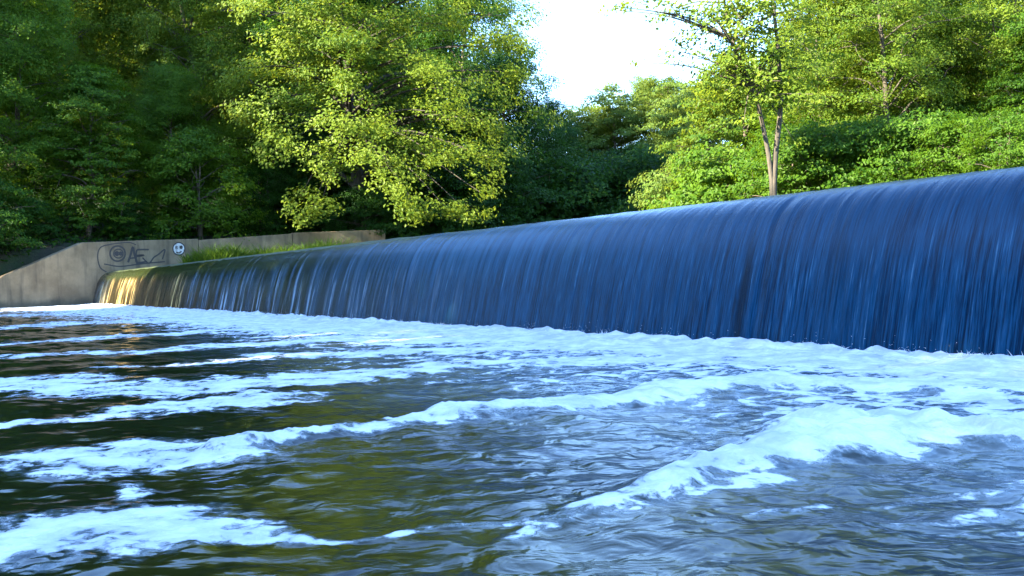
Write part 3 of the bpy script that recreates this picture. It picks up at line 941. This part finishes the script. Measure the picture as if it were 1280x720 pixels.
g, V, Fq, TI = build_tree(rng, 26.0, cb=0.2, R=8.3, limbs=52, leaf=0.22, dens=200, tr=0.45, clump=(0.9, 1.7), twigs=4, flat=0.24,
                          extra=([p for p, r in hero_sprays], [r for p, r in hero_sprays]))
e = empty("broadleaf_tree", hb)
tag(e, "big spreading tree with drooping sunlit boughs over the far part of the weir", "tree")
obj("trunk", g.mesh("big_trunk", BARK_DARK), e)
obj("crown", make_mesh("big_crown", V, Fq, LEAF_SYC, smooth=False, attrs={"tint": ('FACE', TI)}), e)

LB = "trees on the far left bank"
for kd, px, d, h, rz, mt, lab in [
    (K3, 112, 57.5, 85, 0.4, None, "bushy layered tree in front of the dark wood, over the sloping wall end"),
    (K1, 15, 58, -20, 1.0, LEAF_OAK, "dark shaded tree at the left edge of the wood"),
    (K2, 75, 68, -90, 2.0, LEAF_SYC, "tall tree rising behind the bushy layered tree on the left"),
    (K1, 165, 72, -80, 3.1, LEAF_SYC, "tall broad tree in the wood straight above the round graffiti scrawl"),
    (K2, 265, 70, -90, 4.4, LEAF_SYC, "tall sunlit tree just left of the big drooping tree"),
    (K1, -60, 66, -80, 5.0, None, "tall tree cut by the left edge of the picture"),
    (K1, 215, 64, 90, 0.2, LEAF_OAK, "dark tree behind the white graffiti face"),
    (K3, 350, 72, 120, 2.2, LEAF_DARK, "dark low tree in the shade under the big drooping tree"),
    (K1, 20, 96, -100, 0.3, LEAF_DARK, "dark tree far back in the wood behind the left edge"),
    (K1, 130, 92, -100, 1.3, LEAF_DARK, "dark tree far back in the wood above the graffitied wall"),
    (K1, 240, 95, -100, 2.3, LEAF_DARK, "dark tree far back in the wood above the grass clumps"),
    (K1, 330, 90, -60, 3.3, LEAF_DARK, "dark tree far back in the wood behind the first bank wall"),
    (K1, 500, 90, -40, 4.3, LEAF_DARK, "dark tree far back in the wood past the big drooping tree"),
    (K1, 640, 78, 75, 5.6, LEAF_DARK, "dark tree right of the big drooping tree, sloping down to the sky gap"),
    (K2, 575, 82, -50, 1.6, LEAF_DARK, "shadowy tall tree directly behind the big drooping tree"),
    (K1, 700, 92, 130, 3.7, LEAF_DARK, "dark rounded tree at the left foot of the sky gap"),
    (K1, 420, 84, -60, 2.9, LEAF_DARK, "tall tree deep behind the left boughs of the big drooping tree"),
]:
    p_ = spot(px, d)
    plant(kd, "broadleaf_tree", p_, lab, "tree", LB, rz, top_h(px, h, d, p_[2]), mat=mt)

FR = "distant trees closing the river"
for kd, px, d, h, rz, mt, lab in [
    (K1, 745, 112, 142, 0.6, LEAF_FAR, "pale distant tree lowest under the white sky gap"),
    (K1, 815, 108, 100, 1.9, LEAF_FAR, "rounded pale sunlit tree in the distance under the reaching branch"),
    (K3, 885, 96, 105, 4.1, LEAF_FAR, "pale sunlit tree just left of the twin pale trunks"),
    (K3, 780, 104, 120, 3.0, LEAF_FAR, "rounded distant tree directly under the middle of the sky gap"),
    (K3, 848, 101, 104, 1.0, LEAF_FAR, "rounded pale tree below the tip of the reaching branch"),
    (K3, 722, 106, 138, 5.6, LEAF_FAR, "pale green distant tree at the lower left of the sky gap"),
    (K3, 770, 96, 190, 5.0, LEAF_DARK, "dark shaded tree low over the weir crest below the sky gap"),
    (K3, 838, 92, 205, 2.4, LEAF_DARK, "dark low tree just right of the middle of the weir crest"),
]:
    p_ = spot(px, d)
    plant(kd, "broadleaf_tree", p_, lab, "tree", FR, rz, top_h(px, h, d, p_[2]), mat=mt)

# --- twin-stemmed slender tree on the right bank, a long bough reaching left into the sky
tb_ = spot(968, 33.0)
rng = np.random.RandomState(77)
ex_c, ex_r = [], []
for px, py, r in [(905, 25, .8), (870, 15, .8), (835, 20, .75), (800, 12, .7), (770, 8, .55), (890, 60, .75), (860, 70, .7), (840, 62, .6), (915, 70, .8),
                  (940, 40, .9), (880, 95, .45), (800, 78, .32), (765, 12, .5), (925, 100, .6), (960, 75, .9), (990, 45, .9), (1000, 100, .8), (945, 5, 1.0), (1010, 10, 1.0), (992, 175, .45), (930, 150, .55)]:
    ex_c.append(at(px, py, 32.5 + rng.uniform(-1.2, 1.2)) - tb_); ex_r.append(r)
g = Geo(); cent, rad = [], []
fork = at(968, 215, 33) - tb_
for pts, r0 in [([np.array([0, 0, -0.6]), fork, at(976, 130, 33) - tb_, at(972, 60, 33.2) - tb_, at(962, -60, 33.4) - tb_, at(970, -170, 33.4) - tb_], 0.11),
                ([np.array([-0.05, 0, -0.4]), fork + np.array([-0.1, 0, -0.3]), at(952, 150, 32.8) - tb_, at(940, 110, 32.6) - tb_, at(915, 50, 32.4) - tb_, at(900, -30, 32.2) - tb_], 0.095)]:
    Q = catmull(pts, 5)
    g.tube(Q, np.linspace(r0, 0.035, len(Q)), 8)
    for j in np.linspace(len(Q) * 0.5, len(Q) - 1, 14).astype(int):
        b0 = Q[j]
        for q_ in range(2):
            dvec = rng.normal(0, 1, 3) * np.array([1, 1, .5]); dvec /= np.linalg.norm(dvec)
            b1 = b0 + dvec * rng.uniform(0.8, 2.4)
            g.tube(np.array([b0, (b0 + b1) / 2 + np.array([0, 0, .12]), b1]), [0.035, 0.022, 0.008], 5)
            cent.append(b1); rad.append(rng.uniform(0.55, 0.95))
src = [at(940, 110, 32.6) - tb_, at(915, 50, 32.4) - tb_]
for c_ in ex_c:
    s_0 = src[0] if c_[2] < src[1][2] else src[1]
    Q = catmull([s_0, (s_0 + c_) / 2 + np.array([0, 0, 0.25]), c_], 5)
    g.tube(Q, np.linspace(0.045, 0.008, len(Q)), 5)
C, N, TI = spray_leaves(rng, cent + ex_c, rad + ex_r, 0.22, 210, 0.17, np.zeros(2))
V, Fq = leaf_arrays(C, N, 0.155 * rng.uniform(0.65, 1.3, len(C)), rng)
e = empty("slender_tree", tb_)
tag(e, "slender tree with two pale stems, its bough reaching left across the white sky", "tree")
obj("trunk", g.mesh("twin_trunk", BARK_PALE), e)
obj("crown", make_mesh("twin_crown", V, Fq, LEAF_SYC, smooth=False, attrs={"tint": ('FACE', TI)}), e)

RB = "trees on the right bank"
for kd, px, d, h, rz, mt, lab in [
    (K4, 1040, 41, -40, 0.3, LEAF_SYC, "leafy tree standing next to the right of the twin pale stems"),
    (K4, 1117, 40, -120, 1.5, LEAF_SYC, "slim tree with a pale straight trunk, left one of the pair near the right edge"),
    (K4, 1141, 44, -150, 2.6, LEAF_SYC, "slim tree with a pale straight trunk, right one of the pair near the right edge"),
    (K4, 1262, 42, -120, 4.0, LEAF_SYC, "tree with a brown trunk leaning at the right edge of the picture"),
    (K2, 1210, 52, -100, 3.3, LEAF_SYC, "yellow green tree between the straight pale trunks and the right edge"),
    (K1, 1090, 58, -90, 5.2, LEAF_SYC, "broad yellow green tree deep behind the pair of pale trunks"),
    (K1, 985, 62, 50, 0.9, None, "broad tree standing behind the twin pale stems"),
    (K3, 930, 50, 70, 0.4, LEAF_SYC, "bright bushy tree left of the twin pale stems"),
    (K3, 1030, 44, 60, 1.8, LEAF_OAK, "dense bushy tree right of the twin pale stems"),
    (K3, 1085, 50, 10, 3.6, LEAF_SYC, "dense bushy tree left of the pair of straight pale trunks"),
    (K3, 1180, 46, 20, 5.3, LEAF_OAK, "dense bushy tree right of the pair of straight pale trunks"),
    (K3, 1245, 50, 0, 0.9, LEAF_SYC, "dense bright bushy tree near the right edge of the picture"),
    (K3, 1310, 40, 30, 2.9, LEAF_OAK, "dense bushy tree cut by the right edge of the picture"),
    (K2, 1340, 50, -100, 2.0, None, "tall tree cut by the right edge of the picture"),
    (K1, 925, 78, 85, 2.7, LEAF_FAR, "sunlit tree behind the reaching bough, left of the twin pale stems"),
]:
    p_ = spot(px, d)
    plant(kd, "broadleaf_tree", p_, lab, "tree", RB, rz, top_h(px, h, d, p_[2]), mat=mt)

SB = "shrubs along the banks"
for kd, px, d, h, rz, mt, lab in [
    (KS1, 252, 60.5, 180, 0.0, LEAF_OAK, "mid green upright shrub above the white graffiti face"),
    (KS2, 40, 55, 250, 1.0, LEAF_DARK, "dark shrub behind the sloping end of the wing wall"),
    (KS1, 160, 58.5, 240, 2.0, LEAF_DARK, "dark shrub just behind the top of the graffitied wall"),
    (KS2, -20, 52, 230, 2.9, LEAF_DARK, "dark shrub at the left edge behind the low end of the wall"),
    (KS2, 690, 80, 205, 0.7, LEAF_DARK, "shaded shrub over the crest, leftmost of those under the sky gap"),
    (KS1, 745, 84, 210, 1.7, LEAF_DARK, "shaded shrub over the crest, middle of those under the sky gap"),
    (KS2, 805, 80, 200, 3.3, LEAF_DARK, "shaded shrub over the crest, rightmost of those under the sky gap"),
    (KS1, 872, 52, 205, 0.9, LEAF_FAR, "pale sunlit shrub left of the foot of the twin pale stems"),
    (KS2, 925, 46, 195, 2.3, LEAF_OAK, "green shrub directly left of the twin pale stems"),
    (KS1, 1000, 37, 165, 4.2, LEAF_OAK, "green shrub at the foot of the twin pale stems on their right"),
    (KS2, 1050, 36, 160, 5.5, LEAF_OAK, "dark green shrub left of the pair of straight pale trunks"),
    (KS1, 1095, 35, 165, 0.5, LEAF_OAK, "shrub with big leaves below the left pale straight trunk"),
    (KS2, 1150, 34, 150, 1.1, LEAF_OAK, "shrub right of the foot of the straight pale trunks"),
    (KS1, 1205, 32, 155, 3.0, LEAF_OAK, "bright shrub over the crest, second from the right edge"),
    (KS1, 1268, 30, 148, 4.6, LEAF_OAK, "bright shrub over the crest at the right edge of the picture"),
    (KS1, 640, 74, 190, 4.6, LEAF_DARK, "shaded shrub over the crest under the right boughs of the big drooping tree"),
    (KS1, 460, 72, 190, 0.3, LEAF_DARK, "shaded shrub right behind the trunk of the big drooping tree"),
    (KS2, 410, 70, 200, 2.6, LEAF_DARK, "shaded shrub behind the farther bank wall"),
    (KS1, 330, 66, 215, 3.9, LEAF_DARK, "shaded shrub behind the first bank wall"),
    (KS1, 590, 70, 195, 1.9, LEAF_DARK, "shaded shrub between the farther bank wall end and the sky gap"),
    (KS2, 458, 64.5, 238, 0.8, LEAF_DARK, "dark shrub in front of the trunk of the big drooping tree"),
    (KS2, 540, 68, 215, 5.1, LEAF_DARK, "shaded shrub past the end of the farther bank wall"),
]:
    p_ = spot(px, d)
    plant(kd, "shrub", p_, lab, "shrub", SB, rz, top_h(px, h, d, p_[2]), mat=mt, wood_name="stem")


# --- grass tufts on the silt behind the crest and on the wall
def grass_mesh(seed, n, rx, ry, hgt):
    rg = np.random.RandomState(seed)
    a = rg.uniform(0, 2 * math.pi, n); q = np.sqrt(rg.rand(n))
    bx, by = np.cos(a) * q * rx, np.sin(a) * q * ry
    h = hgt * rg.uniform(0.5, 1.15, n) * (1 - 0.5 * q)
    dirn = np.stack([rg.normal(0, .35, n), rg.normal(0, .35, n)], 1)
    az = rg.uniform(0, math.pi, n); wv = np.stack([np.cos(az), np.sin(az)], 1) * 0.022
    lv = []
    for f, wf in ((0, 1.0), (0.55, 0.85), (1.0, 0.08)):
        cx = bx + dirn[:, 0] * h * f * f; cy = by + dirn[:, 1] * h * f * f; cz = h * f * (1 - 0.12 * f)
        lv.append(np.stack([cx - wv[:, 0] * wf, cy - wv[:, 1] * wf, cz], 1)); lv.append(np.stack([cx + wv[:, 0] * wf, cy + wv[:, 1] * wf, cz], 1))
    V = np.stack(lv, 1).reshape(-1, 3)
    i = np.arange(n)[:, None] * 6
    Fq = np.concatenate([i + np.array([[0, 1, 3, 2]]), i + np.array([[2, 3, 5, 4]])])
    return make_mesh("grass_tuft", V, Fq, LEAF_GRASS, smooth=False, attrs={"tint": ('FACE', np.tile(rg.rand(n), 2))})


GM = [grass_mesh(1, 1500, 1.4, 0.7, 1.45), grass_mesh(2, 1200, 1.0, 0.6, 1.25)]
for i, (px, d, m_, sc, lab) in enumerate([
    (266, 55.0, 0, 1.2, "bright green grass clump beside the end of the graffitied wall"),
    (294, 55.4, 1, 1.4, "grass clump in the middle of the row in front of the first bank wall"),
    (330, 55.8, 0, 1.1, "low thin grass clump at the upstream end of the row before the first bank wall"),
    (356, 56.2, 1, 1.3, "short grass clump at the joint between the two bank walls"),
    (388, 56.5, 1, 1.45, "small grass clump before the farther bank wall, the left one there"),
    (418, 57, 1, 1.65, "sunlit grass clump before the farther bank wall, the right one there")]):
    p = at(px, 330, d)
    o = obj("grass_clump", GM[m_]); o.location = (p[0], p[1], CREST_Z - 0.05); o.scale = (sc,) * 3; o.rotation_euler = (0, 0, i * 1.3)
    tag(o, lab, "grass", "grass clumps along the far bank walls")

# --- undergrowth covering the floor of the wood
rg = np.random.RandomState(99)
pts = []
N0 = 200000
qx = rg.uniform(-65, 35, N0); qy = rg.uniform(20, 120, N0)
dd = np.minimum(poly_sd(LOW, qx, qy), poly_sd(UPP, qx, qy))
keep = (dd > 1.0) & (dd < np.where(qx < -2, 45, 16)) & (pnoise(qx * 0.25, qy * 0.25) > -0.25)
qx, qy = qx[keep], qy[keep]
qz = ground_z(qx, qy) + np.abs(rg.normal(0, 0.35, len(qx))) * (0.8 + pnoise(qx * .5, qy * .5))
V, Fq = leaf_arrays(np.stack([qx, qy, qz], 1), np.array([0, 0, 1.0]) + rg.normal(0, 0.5, (len(qx), 3)), rg.uniform(0.16, 0.36, len(qx)), rg)
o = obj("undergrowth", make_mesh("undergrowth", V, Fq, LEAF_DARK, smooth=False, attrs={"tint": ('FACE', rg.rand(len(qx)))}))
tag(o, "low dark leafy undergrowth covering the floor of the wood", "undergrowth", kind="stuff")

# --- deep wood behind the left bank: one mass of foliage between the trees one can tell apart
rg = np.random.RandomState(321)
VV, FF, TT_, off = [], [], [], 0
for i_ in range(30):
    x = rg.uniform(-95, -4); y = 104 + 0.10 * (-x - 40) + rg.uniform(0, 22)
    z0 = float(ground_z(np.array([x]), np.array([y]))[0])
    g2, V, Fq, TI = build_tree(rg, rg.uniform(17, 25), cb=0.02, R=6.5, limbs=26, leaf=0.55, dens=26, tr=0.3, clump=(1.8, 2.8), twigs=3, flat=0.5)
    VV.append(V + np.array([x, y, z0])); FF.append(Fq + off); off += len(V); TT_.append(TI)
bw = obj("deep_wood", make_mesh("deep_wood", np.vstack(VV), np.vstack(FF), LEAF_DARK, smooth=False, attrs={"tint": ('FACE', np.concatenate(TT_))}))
tag(bw, "dark mass of wood filling the background behind the left bank trees", "woodland", kind="stuff")

# --- the wood going on down the left bank, outside the picture, placed and sized to shade the weir
rg = np.random.RandomState(123)
VV, FF, TT_, off = [], [], [], 0
gw = Geo()
for (x, y, h) in [(-33, -24, 26), (-34, -14, 27), (-33, -5, 27), (-34, 4, 26), (-34, 12, 23), (-34, 19, 20), (-37, 24, 13), (-42, 53, 26), (-46, 58, 28),
                  (-42, -30, 29), (-42, -19, 29), (-42, -8, 29), (-43, 3, 28), (-43, 12, 25), (-44, 21, 19), (-48, 44, 27), (-38, -38, 27), (-37, -9, 28), (-38, -18, 28), (-38, 0, 28)]:
    z0 = float(ground_z(np.array([x]), np.array([y]))[0])
    g2, V, Fq, TI = build_tree(rg, h, cb=0.10, R=6.2, limbs=40, leaf=0.5, dens=34, tr=0.35, clump=(1.2, 1.9), twigs=3)
    p = np.array([x, y, z0])
    VV.append(V + p); FF.append(Fq + off); off += len(V); TT_.append(TI)
    for v_a in g2.v: gw.v.append(v_a + p)
    for f_a in g2.f: gw.f.append(f_a + gw.n)
    gw.n += g2.n
wo = obj("woodland", make_mesh("woodland", np.vstack(VV), np.vstack(FF), LEAF_OAK, smooth=False, attrs={"tint": ('FACE', np.concatenate(TT_))}))
tag(wo, "unseen wood continuing down the left bank, placed to shade the weir", "woodland", kind="stuff")
wt_ = obj("trunks", gw.mesh("woodland_trunks", BARK), wo); wt_["kind"] = "stuff"
